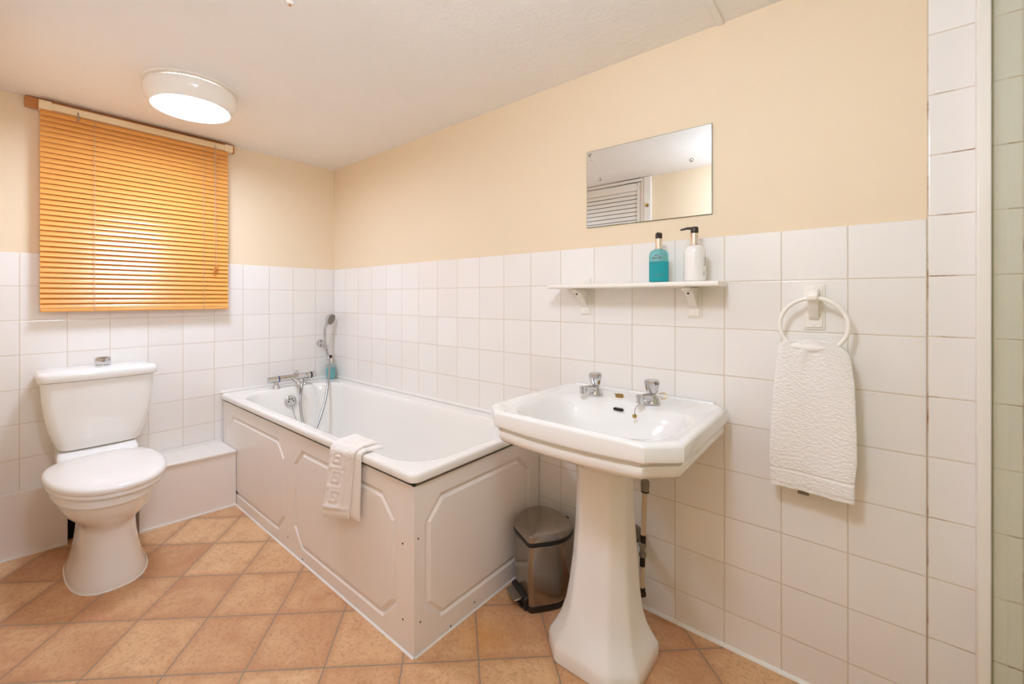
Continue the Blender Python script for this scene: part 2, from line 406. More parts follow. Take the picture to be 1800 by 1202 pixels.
# ================================================================== CEILING LIGHT
def ceiling_light(c, mat, label):
    x, y = c
    e = empty('ceiling_light', (x, y, H), label, 'ceiling light', None)
    MB().lathe((x, y, H-.008), [(.160, 0), (.172, .002), (.172, .008)], n=64).build('back_plate', 'plastic', e)
    MB().lathe((x, y, 0), [(.140, 1.9425), (.1415, 1.9365), (.145, 1.9355), (.150, 1.9395), (.163, 1.962), (.1695, 1.985), (.170, 2.000), (.168, 2.008), (.150, 2.0165)], n=64, cap0=False, cap1=False).build('rim', 'plastic', e)
    MB().lathe((x, y, 0), [(.0, 1.9365), (.05, 1.9368), (.10, 1.9378), (.130, 1.9395), (.1405, 1.9425), (.1405, 1.95)], n=64, cap0=False, cap1=True).build('diffuser', mat, e)
    return e
ceiling_light((.62, -1.012), 'lamp1', 'round white ceiling light glowing above the toilet')
GX, GY, GZ = 2.46, -1.26, 1.79  # unseen added lamp, sited from the shelf and towel shadows, hung low for evener walls
gl = empty('added_globe_light', (GX, GY, H), 'unseen opal globe light added above the view to brighten the room', 'ceiling light')
MB().lathe((GX, GY, 0), [(.05, H-.0005), (.052, H-.03), (.045, GZ+.115), (.118, GZ+.088), (.120, GZ+.080), (.056, GZ+.079)], n=48).build('added_light_shield', 'plastic', gl)  # wide disc added to keep the globe's light off the ceiling
MB().lathe((GX, GY, GZ), [(.0, -.10), (.03, -.0954), (.06, -.08), (.08, -.06), (.0954, -.03), (.10, 0), (.0954, .03), (.08, .06), (.056, .0785)], n=40, cap0=False).build('added_globe', 'lamp2', gl)
cp = empty('ceiling_plug', (1.471, -.975, H), 'tiny round screw cap in the ceiling at the top edge', 'screw cap')
MB().lathe((1.471, -.975, H-.006), [(.004, 0), (.010, .001), (.013, .006)], n=20).build('cap', 'plastic', cp)
MB().lathe((1.471, -.975, H-.0085), [(.0035, 0), (.004, .003)], n=12).build('screw', 'board', cp)

# ================================================================== VENETIAN BLIND
bl = empty('venetian_blind', (.05, -1.06, 1.07), 'orange wooden venetian blind, closed, under a cream head rail', 'blind')
MB().box(.001, .018, -1.487, -.643, 1.975, 2.022).build('mounting_board', 'board', bl, bevel=.002)
MB().box(.019, .056, -1.432, -.690, 1.972, 2.002).build('head_rail', 'trim', bl, bevel=.002)
for a, b in ((-1.446, -1.405), (-.705, -.664)):
    MB().box(.0185, .060, a, b, 1.968, 2.006).build('rail_bracket', 'trim', bl, bevel=.002)
Y0, Y1 = -1.441, -.686
mb = MB(); NS = 38; top = 1.957; pitch = (top-1.094)/(NS-1)
for k in range(NS):
    z = top-k*pitch + random.uniform(-.0006, .0006); ang = math.radians(64+random.uniform(-2.5, 2.5)); sk = random.uniform(-.0008, .0008)
    prof = []
    for s in (-1, -.5, 0, .5, 1):
        q = s*.0128; cr = .0010*(1-s*s)
        prof.append((.045-q*math.cos(ang)*-1+cr*math.sin(ang), z+q*math.sin(ang)*-1+cr*math.cos(ang)))
    lo = [(a-.0014*math.sin(ang), b-.0014*math.cos(ang)) for a, b in prof[::-1]]
    mb.prism(prof+lo, lambda p, t: (p[0], t, p[1]+(sk if t > -1 else -sk)), Y0, Y1)
mb.build('slats', 'slat', bl, smooth=30)
MB().box(.034, .060, Y0, Y1, 1.066, 1.080).build('bottom_rail', 'slat', bl, bevel=.003)
for yy in (-1.262, -.812):
    pts = []
    for k in range(NS+1):
        z = top-k*pitch
        pts += [(.0605, yy+(.002 if k % 2 else -.002), z+.006), (.0585, yy, z-.006)]
    MB().tube(pts+[(.060, yy+.008, 1.080), (.062, yy-.004, 1.060)], .0012, 6).build('ladder_cord', 'cord', bl)
MB().tube([(.058, -1.318, 1.985), (.064, -1.318, 1.975), (.064, -1.318, 1.945)], .003, 8).build('tilt_hook', 'hose', bl)
for dy, zz in ((-.004, 1.300), (.007, 1.315)):
    c_ = MB().tube([(.062, -.757+dy*.4, 1.985), (.066, -.757+dy*.6, 1.6), (.066, -.757+dy, zz)], .0012, 6).build('pull_cord', 'cord', bl)
    MB().lathe((.066, -.757+dy, zz-.028), [(.0045, 0), (.0065, .004), (.006, .016), (.0035, .028)], n=14).build('cord_tassel', 'board', c_)

# ================================================================== BATH
bt = empty('bath', (.87, -.35, 0), 'white bathtub with moulded off-white panels in the far corner', 'bath')
O = lambda i, z, r=.03: rrect(.0015+i, 1.738-i, -.714+i, -.0015-i, max(r-i, .006), z, 10)
def inn(ix0, ix1, iy, z, r): return rrect(.128+ix0, 1.688-ix1, -.664+iy, -.088-iy, r, z, 10)
rings = [O(.008, .549), O(.001, .550), O(0, .553), O(0, .568), O(.002, .574), O(.007, .5775), O(.014, .578),
         inn(-.012, -.012, -.012, .578, .16), inn(-.004, -.004, -.004, .5765, .155), inn(.002, .002, .002, .572, .152), inn(.008, .010, .007, .558, .15),
         inn(.018, .03, .013, .52, .145), inn(.035, .08, .022, .44, .14), inn(.055, .15, .035, .34, .135), inn(.075, .20, .048, .265, .13), inn(.10, .235, .07, .225, .12),
         inn(.14, .27, .11, .205, .10), inn(.22, .36, .18, .198, .08)]
MB().loft(rings, cap0=False).build('tub', 'enamel', bt, smooth=60)

def panel(rects, fn, mat_name, name, th=.012):
    """moulded board: each rect (x0,x1,z0,z1, ox0,ox1,oz0,oz1, ch) carries an octagonal groove. fn(u, z, depth)->3D"""
    mb = MB()
    def octo(a, b, c, d, ch):
        return [(a+ch, c), (b-ch, c), (b, c+ch), (b, d-ch), (b-ch, d), (a+ch, d), (a, d-ch), (a, c+ch)]
    for (x0, x1, z0, z1, a, b, c, d, ch) in rects:
        rect = [(a+ch, z0), (b-ch, z0), (x1, c+ch), (x1, d-ch), (b-ch, z1), (a+ch, z1), (x0, d-ch), (x0, c+ch)]
        corner = {1: (x1, z0), 3: (x1, z1), 5: (x0, z1), 7: (x0, z0)}
        lev = [(0, 0), (.002, -.001), (.010, -.0090), (.014, -.0090), (.023, -.001), (.025, 0)]
        R = []
        for ins, dep in lev:
            R.append([fn(u, z, dep) for u, z in octo(a+ins, b-ins, c+ins, d-ins, ch-ins*.58)])
        mb.loft(R, cap0=False, cap1=True)
        o0 = [fn(u, z, 0) for u, z in octo(a, b, c, d, ch)]; r0 = [fn(u, z, 0) for u, z in rect]
        for i in range(8):
            j = (i+1) % 8
            if i in corner: mb.add([o0[i], o0[j], r0[j], fn(*corner[i], 0), r0[i]], [(0, 1, 2, 3, 4)])
            else: mb.add([o0[i], o0[j], r0[j], r0[i]], [(0, 1, 2, 3)])
    X0 = rects[0][0]; X1 = rects[-1][1]; Z0 = rects[0][2]; Z1 = rects[0][3]
    c0 = [fn(X0, Z0, 0), fn(X1, Z0, 0), fn(X1, Z1, 0), fn(X0, Z1, 0)]; c1 = [fn(X0, Z0, -th), fn(X1, Z0, -th), fn(X1, Z1, -th), fn(X0, Z1, -th)]
    mb.add(c0+c1, [(0, 1, 5, 4), (1, 2, 6, 5), (2, 3, 7, 6), (3, 0, 4, 7), (4, 5, 6, 7)])
    return mb.build(name, mat_name, bt, smooth=12)
sp = panel([(.012, .860, .0015, .5355, .085, .818, .050, .476, .075), (.860, 1.7235, .0015, .5355, .904, 1.634, .050, .476, .075)],
      lambda u, z, d: (u, -.700-d, z), 'panel', 'side_panel')
ep = panel([(-.6995, -.006, .0015, .5355, -.656, -.078, .066, .480, .070)], lambda u, z, d: (1.724+d, u, z), 'panel', 'end_panel')
MB().box(1.700, 1.7085, -.690, -.020, .530, .5492).box(.30, 1.7085, -.6955, -.688, .530, .5492).build('shadow_gap', 'black', bt, smooth=0)  # black strips put in as the shade under the bath rim
MB().prism([(.214, .066), (.226, .064), (.216, .084)], lambda p, t: (p[0], t, p[1]), -.7012, -.699).build('chipped_edge', 'black', sp)
for (px, pz) in ((1.667, .338), (1.668, .095), (.985, .012), (.845, .054)):
    MB().lathe((px, -.7002, pz), [(.003, -.001), (.003, .0008)], 'y', 10).build('screw_hole', 'black', sp)
for (py, pz) in ((-.683, .368), (-.540, .010), (-.42, .028), (-.675, .10)):
    MB().lathe((1.7242, py, pz), [(.003, -.001), (.003, .0004)], 'x', 10).build('screw_hole', 'black', ep)
MB().prism([(-.700, .0005), (-.7075, .0005), (-.702, .006)], lambda p, t: (t, p[0], p[1]), .225, 1.726).build('sealant_bead', 'seal', sp)
MB().prism([(1.7245, .0005), (1.731, .0005), (1.7265, .006)], lambda p, t: (p[0], t, p[1]), -.70, -.012).build('sealant_bead', 'seal', ep)
# overflow and plug chain on the tap end
ovc = Vector((.158, -.375, .497)); ax = Vector((1, 0, .12)).normalized()
ov = MB().lathe(ovc, [(.034, -.006), (.035, .004), (.031, .008), (.027, .009), (.026, .006), (.0, .006)], ax, 32).build('overflow', 'chrome', bt)
for k in range(6):
    a = k*PI/3; q = ovc+ax*.0065+Vector((0, math.cos(a), math.sin(a)))*.015
    MB().lathe(q, [(.0042, -.001), (.0042, .001)], ax, 12).build('drain_hole', 'black', ov)
MB().tube([(.178, -.375, .470), (.19, -.36, .40), (.22, -.335, .335), (.24, -.30, .315), (.225, -.27, .35), (.20, -.235, .45), (.165, -.225, .54), (.14, -.235, .585), (.12, -.27, .590)], .0016, 6, smooth=8).build('plug_chain', 'hose', ov)

# bath mixer
mx_ = empty('bath_mixer_tap', (.10, -.33, .578), 'chrome bath shower mixer with blue band on the tap end of the bath', 'tap')
AX = (.105, 0, .632)
MB().lathe((.105, -.460, .632), [(.013, -.030), (.0185, -.028), (.0195, .0), (.019, .028), (.0195, .030)], 'y', 24).build('flow_handle', 'chrome', mx_)
MB().lathe((.105, -.430, .632), [(.0196, 0), (.0196, .007)], 'y', 24).build('cold_band', 'blue', mx_)
MB().lathe((.105, -.423, .632), [(.019, 0), (.0195, .002), (.0195, .10), (.021, .103), (.021, .155), (.0185, .160)], 'y', 28).build('mixer_body', 'chrome', mx_)
MB().lathe((.105, -.263, .632), [(.0185, 0), (.0200, .003), (.0200, .036)], 'y', 28).build('mixer_body', 'chrome', mx_)
MB().lathe((.105, -.227, .632), [(.0205, 0), (.0205, .010)], 'y', 24).build('black_band', 'black', mx_)
MB().lathe((.105, -.217, .632), [(.018, 0), (.0195, .003), (.019, .026), (.015, .031)], 'y', 24).build('temperature_handle', 'chrome', mx_)
for yy, r0 in ((-.440, .024), (-.262, .020)):
    MB().lathe((.105, yy, .5785), [(r0, 0), (r0*.95, .004), (r0*.6, .02), (.013, .045)], 'z', 24).build('tap_leg', 'chrome', mx_)
MB().tube([(.11, -.345, .625), (.15, -.342, .617), (.185, -.340, .604), (.192, -.340, .588)], [.013, .011], 14, smooth=5).build('spout', 'chrome', mx_)
MB().lathe((.11, -.318, .648), [(.012, 0), (.014, .003), (.013, .020), (.009, .024)], 'z', 20).build('diverter_knob', 'chrome', mx_)
MB().tube([(.118, -.30, .618), (.128, -.29, .605), (.128, -.29, .590)], .009, 14, smooth=4).build('hose_outlet', 'chrome', mx_)
MB().lathe((.125, -.245, .603), [(.012, 0), (.014, .002), (.012, .006)], 'z', 16).build('lever', 'chrome', mx_)

# hand shower, hose and wall holder
hs = empty('hand_shower', (.06, -.085, .83), 'chrome hand shower with looping hose, held on the corner tiles', 'shower')
MB().tube([(.058, -.088, .790), (.052, -.088, .83), (.046, -.090, .875), (.046, -.088, .92), (.055, -.078, .963)], [.0075, .011], 16, smooth=5).build('handle', 'chrome', hs)
hd = Vector((.072, -.062, .985)); hax = Vector((.60, -.30, -.30)).normalized()
hax = Vector((.85, .36, -.28)).normalized()
h_ = MB().lathe(hd, [(.012, -.032), (.028, -.024), (.040, -.008), (.043, .002), (.041, .006), (.036, .007)], hax, 32).build('shower_head', 'chrome', hs)
MB().lathe(hd, [(.035, .0065), (.035, .0085), (.0, .0100)], hax, 28).build('spray_plate', 'grey', h_)
MB().tube([(.058, -.088, .792), (.068, -.080, .74), (.095, -.085, .70), (.13, -.102, .658), (.19, -.146, .590), (.24, -.188, .501), (.28, -.236, .424), (.32, -.294, .347), (.33, -.338, .300), (.29, -.346, .342), (.24, -.343, .401), (.19, -.330, .484), (.150, -.305, .555), (.128, -.290, .592)], .0075, 12, smooth=8).build('hose', 'hose', hs)
sh = empty('shower_holder', (.0, -.098, .815), 'round chrome wall holder clasping the hand shower', 'shower holder')
MB().lathe((.0005, -.100, .820), [(.026, 0), (.026, .012), (.022, .019), (.010, .021)], 'x', 28).build('wall_rose', 'chrome', sh)
MB().tube([(.020, -.100, .820), (.038, -.094, .812)], .008, 14).build('arm', 'chrome', sh)
MB().lathe((.0575, -.088, .795), [(.0145, -.010), (.0155, -.008), (.0150, .014), (.0140, .014), (.0120, -.010)], (-.15, 0, 1), 24, False, False).build('clasp', 'chrome', sh)

# ================================================================== PUMP BOTTLES
def bottle(name, x, y, z, s, body, liquid, level, label, cat, rot, printed=True, group=None, sq=False):
    e = empty(name, (x, y, z), label, cat, group)
    r = .0300*s; hb = .108*s; 
    prof = [(r*.90, .0005), (r*.99, .003*s), (r, .008*s), (r, hb*.80), (r*.96, hb*.87), (r*.82, hb*.94), (r*.55, hb*.985), (.0105*s, hb)]
    MB().lathe((x, y, z), prof, n=36).build('bottle_body', body, e)
    if liquid:
        lp = [(r*.86, .003*s), (r*.93, .010*s), (r*.93, min(level, .8)*hb)]
        if level > .8: lp += [(r*.88, .87*hb), (r*.6, level*hb)]
        MB().lathe((x, y, z), lp, n=36).build('liquid', liquid, e)
    MB().lathe((x, y, z), [(.0135*s, hb), (.0135*s, hb+.002*s), (.0112*s, hb+.003*s), (.0112*s, hb+.034*s), (.009*s, hb+.035*s)], n=28).build('collar', 'rose', e)
    p_ = MB().lathe((x, y, z), [(.0100*s, hb+.0352*s), (.0105*s, hb+.037*s), (.0105*s, hb+.050*s), (.008*s, hb+.053*s)], n=24)
    dx, dy = math.cos(rot), math.sin(rot)
    p_.tube([(x, y, z+hb+.049*s), (x+dx*.020*s, y+dy*.020*s, z+hb+.050*s), (x+dx*.038*s, y+dy*.038*s, z+hb+.047*s)], [.0048*s, .0028*s], 10)
    p_.build('pump', 'pump', e)
    return e
def print_marks(e, x, y, z, r, rows, ang0):
    """curved lines of print on the bottle; rows = (z offset, height, [(start angle, end angle)...])"""
    mb = MB()
    for zo, h, segs in rows:
        for a, b in segs:
            n = 4; a += ang0; b += ang0; A = []
            ring = [[(x+(r+d)*math.cos(a+(b-a)*i/n), y+(r+d)*math.sin(a+(b-a)*i/n), z+zo+q) for i in range(n+1)] for d, q in ((.0001, 0), (.0005, 0), (.0005, h), (.0001, h))]
            mb.loft(ring+[ring[0]], False, False, closed=False)
    mb.build('printed_label', 'ink', e, smooth=0)
toCam = lambda x, y: math.atan2(-1.563-y, 2.767-x)
e = bottle('soap_bottle', 2.258, -.080, 1.1802, 1.04, 'bottle', 'soap', .62, 'teal hand wash pump bottle standing on the white shelf', 'soap bottle', -1.35)
P_A = toCam(2.258, -.08)+.05
print_marks(e, 2.258, -.080, 1.1802, .0312, [(.078, .006, [(-.75, -.60), (-.55, -.42), (-.36, -.22), (-.16, -.02), (.04, .18)]), (.088, .003, [(-.5, -.1)]), (.066, .0012, [(-.8, .1)])], P_A)
print_marks(e, 2.258, -.080, 1.1802, .0312, [(.026, .0010, [(-.6, .6)]), (.020, .0010, [(-.5, .3)])], P_A)
e = bottle('lotion_bottle', 2.370, -.080, 1.1802, 1.09, 'lotion', None, 0, 'white lotion pump bottle standing at the right end of the shelf', 'lotion bottle', PI+.15)
P_A = toCam(2.37, -.08)
print_marks(e, 2.370, -.080, 1.1802, .0327, [(.050+k*.0032, .0016, [(.95+.07*((k*7) % 3), 1.25)]) for k in range(9)], P_A)
print_marks(e, 2.370, -.080, 1.1802, .0327, [(.018+k*.003, .0014, [(.85, 1.0+.05*(k % 2))]) for k in range(5)], P_A)
print_marks(e, 2.370, -.080, 1.1802, .0327, [(.022, .006, [(-1.3, -1.2)])], P_A)
bottle('soap_bottle', .052, -.050, .5795, .98, 'clear', 'soap', .70, 'teal soap bottle standing on the bath rim in the corner, behind the shower hose', 'soap bottle', -.9)

# ================================================================== TOWEL OVER THE BATH EDGE
tw = empty('folded_towel', (1.33, -.715, .58), 'white towel with raised key pattern draped over the bath edge', 'towel')
def seg_d(px, py, a, b):
    ax_, ay = a; bx_, by = b; dx, dy = bx_-ax_, by-ay; L = dx*dx+dy*dy
    t_ = max(0, min(1, ((px-ax_)*dx+(py-ay)*dy)/L)) if L else 0
    return math.hypot(px-ax_-t_*dx, py-ay-t_*dy)
KEY = []
def keyunit(y0):   # square spiral, unit cell 0..1 x 0..1
    P = [(0, 0), (1, 0), (1, .82), (.22, .82), (.22, .30), (.68, .30), (.68, .56), (.45, .56)]
    return [((a[0], a[1]+y0), (b[0], b[1]+y0)) for a, b in zip(P, P[1:])]
for k in range(4): KEY += keyunit(k)
def drape(path, L, x_at, thick, relief, name, wob=0.0, nx=44):
    """sheet hung over the rim: path = (y,z) list; x_at(t, s) gives x for distance-fraction t along path and s across"""
    P = catmull([Vector((0, a, b)) for a, b in path], 14)
    cum = [0]
    for a, b in zip(P, P[1:]): cum.append(cum[-1]+(b-a).length)
    top_, bot_ = [], []
    N = len(P)
    for i, p_ in enumerate(P):
        tg = (P[min(i+1, N-1)]-P[max(i-1, 0)]).normalized(); nr = Vector((0, -tg.z, tg.y))
        if nr.dot(Vector((0, -1, 1))) < 0: nr = -nr
        t_ = cum[i]/cum[-1]; ra, rb = [], []
        for k in range(nx+1):
            s = k/nx; x = x_at(t_, s); e_ = 1-abs(2*s-1)**10
            end = min(1, (1-t_)*28, t_*28+.2)
            h = thick*(.35+.65*e_*max(end, .25))
            if relief:
                q = (s-.17)/.52; v = (cum[-1]-cum[i]-.045)/.075
                if -.2 < q < 1.2 and -.2 < v < 4:
                    d = min(seg_d(q, v, a, b) for a, b in KEY)
                    h += .0034*max(0, 1-(d/.13)**2)**.7
                for e0 in (.07, .80):
                    h += .0024*max(0, 1-abs(s-e0)/.018)
                if abs(cum[-1]-cum[i]-.040) < .004: h += .002
            h += .0009*noise.noise(Vector((x*60, t_*40, 3.1)))
            yb = p_+nr*0
            drop = (wob[0]+(wob[1]-wob[0])*s)*t_
            ra.append(Vector((x, p_.y+nr.y*h, p_.z+nr.z*h+drop))); rb.append(Vector((x, p_.y, p_.z+drop)))
        top_.append(ra+rb[::-1])
    mb = MB(); mb.loft(top_)
    return mb.build(name, 'cotton', tw, smooth=70)
rim_path = lambda o, zb, yin: [(yin, .5795+o), (-.680, .5795+o), (-.702, .5797+o*1.0), (-.7175-o, .570+o*.4), (-.7185-o, .54), (-.7165-o, .48), (-.7155-o, .40), (-.7150-o, zb)]
def x_back(t, s): return (1.296-.060*t)+s*(.172+.036*t)
def x_front(t, s): return (1.284-.084*max(0, t-.2)/.8)+s*(.150+.045*t)
drape(rim_path(.0, .322, -.628), 0, x_back, .010, False, 'inner_fold', (.0, .018))
drape(rim_path(.0115, .316, -.632), 0, x_front, .009, True, 'outer_fold', (-.036, .020), nx=84)

# ================================================================== TOILET
YC = -1.260
tl = empty('toilet', (.35, YC, 0), 'white close-coupled toilet with lid down below the window blind', 'toilet')
def egg(xb, xf, hw, z, n=56, e=2.15, back=2.6, yo=0, peak=.46):
    """plan outline: x back, x front, half width"""
    xm = xb+(xf-xb)*peak; out = []
    for i in range(n):
        a = 2*PI*i/n; c, s = math.cos(a), math.sin(a)
        ex = e if c > 0 else back
        lx = (xf-xm) if c > 0 else (xm-xb)
        out.append(Vector((xm+lx*math.copysign(abs(c)**(2/ex), c), YC+yo+hw*math.copysign(abs(s)**(2/ex), s), z)))
    return out
pan = [egg(.16, .606, .1255, .0005, e=2.6), egg(.16, .606, .1255, .010, e=2.6), egg(.16, .601, .118, .030, e=2.6), egg(.17, .590, .108, .065, e=2.6), egg(.17, .578, .098, .11, e=2.7), egg(.17, .572, .092, .16, e=2.7), egg(.16, .572, .090, .205, e=2.6),
       egg(.15, .577, .095, .226, e=2.4), egg(.14, .598, .112, .246), egg(.12, .628, .135, .272), egg(.11, .652, .152, .302), egg(.10, .668, .162, .332),
       egg(.10, .673, .166, .344), egg(.10, .675, .167, .350), egg(.10, .688, .1735, .354), egg(.10, .690, .174, .378), egg(.11, .684, .170, .388)]
MB().loft(pan).build('pan', 'ceramic', tl, smooth=50)
# rear shelf that carries the cistern
MB().loft([rrect(.004, .262, YC-.100, YC+.100, .03, .30), rrect(.003, .268, YC-.128, YC+.128, .035, .34), rrect(.003, .250, YC-.137, YC+.137, .035, .40), rrect(.003, .215, YC-.139, YC+.139, .03, .436), rrect(.006, .185, YC-.134, YC+.134, .025, .452)]).build('cistern_shelf', 'ceramic', tl)
def spin(ring, a=math.radians(5), c=(.45, -1.258)):
    return [Vector((c[0]+(v.x-c[0])*math.cos(a)-(v.y-c[1])*math.sin(a), c[1]+(v.x-c[0])*math.sin(a)+(v.y-c[1])*math.cos(a), v.z)) for v in ring]
k_ = dict(peak=.42)
st_ = [egg(.196, .704, .180, .3885, **k_), egg(.192, .709, .183, .392, **k_), egg(.192, .709, .183, .400, **k_), egg(.196, .705, .180, .4055, **k_)]
MB().loft([spin(r_) for r_ in st_]).build('seat', 'seat', tl, smooth=50)
ld = [egg(.190, .710, .184, .4065, **k_), egg(.186, .715, .187, .411, **k_), egg(.184, .716, .1875, .420, **k_), egg(.187, .713, .185, .428, **k_), egg(.196, .702, .178, .4345, **k_), egg(.22, .675, .160, .440, **k_), egg(.265, .615, .125, .4435, **k_), egg(.35, .54, .06, .4445, **k_)]
MB().loft([spin(r_) for r_ in ld]).build('lid', 'seat', tl, smooth=60)
for dy in (-.075, .075):
    MB().lathe((.198, YC+dy-.022, .418), [(.010, 0), (.012, .003), (.012, .041), (.010, .044)], 'y', 16).build('lid_hinge', 'seat', tl)
YK = -1.252
def cis(hw, xf, z, bow=.012, xb=.006, r=.03):
    """cistern plan ring with bowed front"""
    ring = rrect(xb, xf, YK-hw, YK+hw, r, z, 7); out = []
    for p_ in ring:
        f = max(0, (p_.x-xb)/(xf-xb)); out.append(Vector((p_.x+bow*f*(1-((p_.y-YK)/hw)**2), p_.y, p_.z)))
    return out
def dens(ring, m=0): return ring
cr = [cis(.110, .150, .4475, .004), cis(.128, .172, .450, .006), cis(.137, .182, .458, .008), cis(.146, .186, .475, .010), cis(.160, .190, .515), cis(.172, .193, .56), cis(.183, .196, .62), cis(.191, .198, .69), cis(.196, .200, .764)]
# add vertices across the front so the bow is smooth
def refine(ring, k=10):
    out = []; n = len(ring)
    for i in range(n):
        a, b = ring[i], ring[(i+1) % n]; out.append(a)
        if (b-a).length > .08:
            for j in range(1, k): out.append(a.lerp(b, j/k))
    return out
def bowed(hw, xf, z, bow, xb=.006, r=.03):
    ring = refine(rrect(xb, xf, YK-hw, YK+hw, r, z, 7)); out = []
    for p_ in ring:
        f = max(0, (p_.x-xb)/(xf-xb)); out.append(Vector((p_.x+bow*f*(1-((p_.y-YK)/hw)**2), p_.y, p_.z)))
    return out
def even(ring, n=96):
    L = [0]; m = len(ring)
    for i in range(m): L.append(L[-1]+(ring[(i+1) % m]-ring[i]).length)
    out = []; k = 0
    for j in range(n):
        d = L[-1]*j/n
        while L[k+1] < d: k += 1
        out.append(ring[k].lerp(ring[(k+1) % m], (d-L[k])/max(L[k+1]-L[k], 1e-9)))
    return out
B = lambda *a, **k: even(bowed(*a, **k))
MB().loft([B(.112, .150, .4535, .004), B(.129, .172, .4555, .006), B(.138, .180, .461, .010), B(.147, .184, .475, .012), B(.161, .188, .515, .015), B(.173, .191, .56, .017), B(.184, .194, .62, .018), B(.191, .197, .69, .018), B(.196, .199, .7635, .018)]).build('cistern', 'ceramic', tl, smooth=50)
MB().loft([B(.194, .196, .764, .018), B(.203, .207, .766, .018), B(.2055, .210, .770, .018), B(.2055, .211, .792, .018), B(.203, .208, .802, .018), B(.196, .201, .808, .018), B(.15, .15, .812, .01, xb=.03), B(.05, .10, .813, .005, xb=.06, r=.02)]).build('cistern_lid', 'ceramic', tl, smooth=60)
MB().lathe((.108, -1.238, .8125), [(.030, 0), (.031, .003), (.026, .005), (.027, .008), (.030, .028), (.029, .036), (.022, .041), (.0, .042)], n=32).build('flush_knob', 'chrome', tl)
MB().loft([egg(.155, .612, .130, .0005, e=2.6), egg(.158, .609, .127, .005, e=2.6), egg(.16, .604, .122, .006, e=2.6)], True, True).build('sealant_bead', 'seal', tl)

# ================================================================== BASIN ON PEDESTAL
XC = 2.163
bs = empty('pedestal_basin', (XC, -.28, 0), 'white angular washbasin on a fluted pedestal against the right wall', 'basin')
YB = -.283
def octo(i, z, droop=0, m=7):
    hx = .296-i; y1 = -.0015-i*.0; y0 = -.563+i; cb = .058; cf = .068
    P = [(XC+hx, y1-cb), (XC+hx-cb, y1), (XC-hx+cb, y1), (XC-hx, y1-cb), (XC-hx, y0+cf), (XC-hx+cf, y0), (XC+hx-cf, y0), (XC+hx, y0+cf)]
    out = []
    for k in range(8):
        a, b = P[k], P[(k+1) % 8]
        for j in range(m):
            t_ = j/m; t_ = t_ if j else 0.0
            x, y = a[0]+(b[0]-a[0])*t_, a[1]+(b[1]-a[1])*t_
            zz = z-(droop*max(0, 1-((x-XC)/.235)**2) if y < y0+.02 else 0)
            out.append(Vector((x, y, zz)))
    return out
def sup(ref, cx_, cy_, a, b, z, e=3.2):
    out = []
    for p_ in ref:
        dx, dy = (p_.x-XC)/.296, (p_.y-YB)/.282
        L = math.hypot(dx, dy); dx, dy = dx/L, dy/L
        rr_ = 1/((abs(dx)**e+abs(dy)**e)**(1/e))
        out.append(Vector((cx_+a*dx*rr_, cy_+b*dy*rr_, z)))
    return out
ref = octo(0, 0)
rings = [sup(ref, XC-.008, -.270, .085, .075, .590), sup(ref, XC-.006, -.272, .105, .09, .620, 4), sup(ref, XC, -.277, .175, .165, .650, 5), sup(ref, XC, -.281, .24, .225, .676, 7), octo(.032, .690, .010), octo(.022, .693, .010), octo(.016, .698, .010), octo(.012, .705, .010),
         octo(.010, .722, .010), octo(.012, .7265, .010), octo(.017, .7285, .010), octo(.0175, .734, .009), octo(.004, .7375, .009), octo(.001, .7400, .009), octo(.0, .744, .009), octo(.0, .752, .004), octo(.0, .774), octo(.0012, .7785), octo(.0045, .782), octo(.010, .784), octo(.017, .7845), octo(.026, .782), octo(.033, .7785),
         sup(ref, XC+.004, -.338, .252, .192, .7770, 3.6), sup(ref, XC+.004, -.338, .244, .184, .7740, 3.4), sup(ref, XC+.004, -.338, .236, .176, .764, 3.2), sup(ref, XC+.004, -.338, .222, .164, .735, 3), sup(ref, XC+.004, -.336, .200, .148, .70, 2.8), sup(ref, XC+.004, -.332, .165, .122, .668, 2.6), sup(ref, XC+.004, -.33, .11, .085, .650, 2.3), sup(ref, XC+.004, -.33, .022, .022, .643, 2)]
bwl = MB().loft(rings).build('bowl', 'ceramic', bs, smooth=40, bevel=0)
MB().box(XC-.25, XC+.25, -.022, -.0015, .776, .787).build('upstand', 'ceramic', bs, bevel=.004, seg=3)
MB().lathe((XC+.004, -.33, .6435), [(.022, 0), (.024, .002), (.018, .003), (.010, .001)], n=24).build('waste', 'chrome', bs)
# overflow slot in the back of the bowl
sl = MB(); S = [(math.copysign(.012, math.cos(a))+.0048*math.cos(a), .0048*math.sin(a)) for a in [2*PI*(k+.5)/24 for k in range(24)]]
sl.prism(S, lambda p, t: (XC-.006+p[0], -.1735+t-p[1]*-.30*-1, .752+p[1]), -.004, .004).build('overflow_slot', 'rust', bs)
# brass chain stay
cs = MB().lathe((XC-.032, -.105, .7775), [(.013, 0), (.014, .002), (.0135, .009), (.012, .010), (.011, .007), (.0, .006)], n=24).tube([(XC-.043, -.105, .785), (XC-.052, -.10, .786)], .002, 8)
tagp(cs.build('chain_stay', 'brass', bs), 'tarnished brass chain stay')
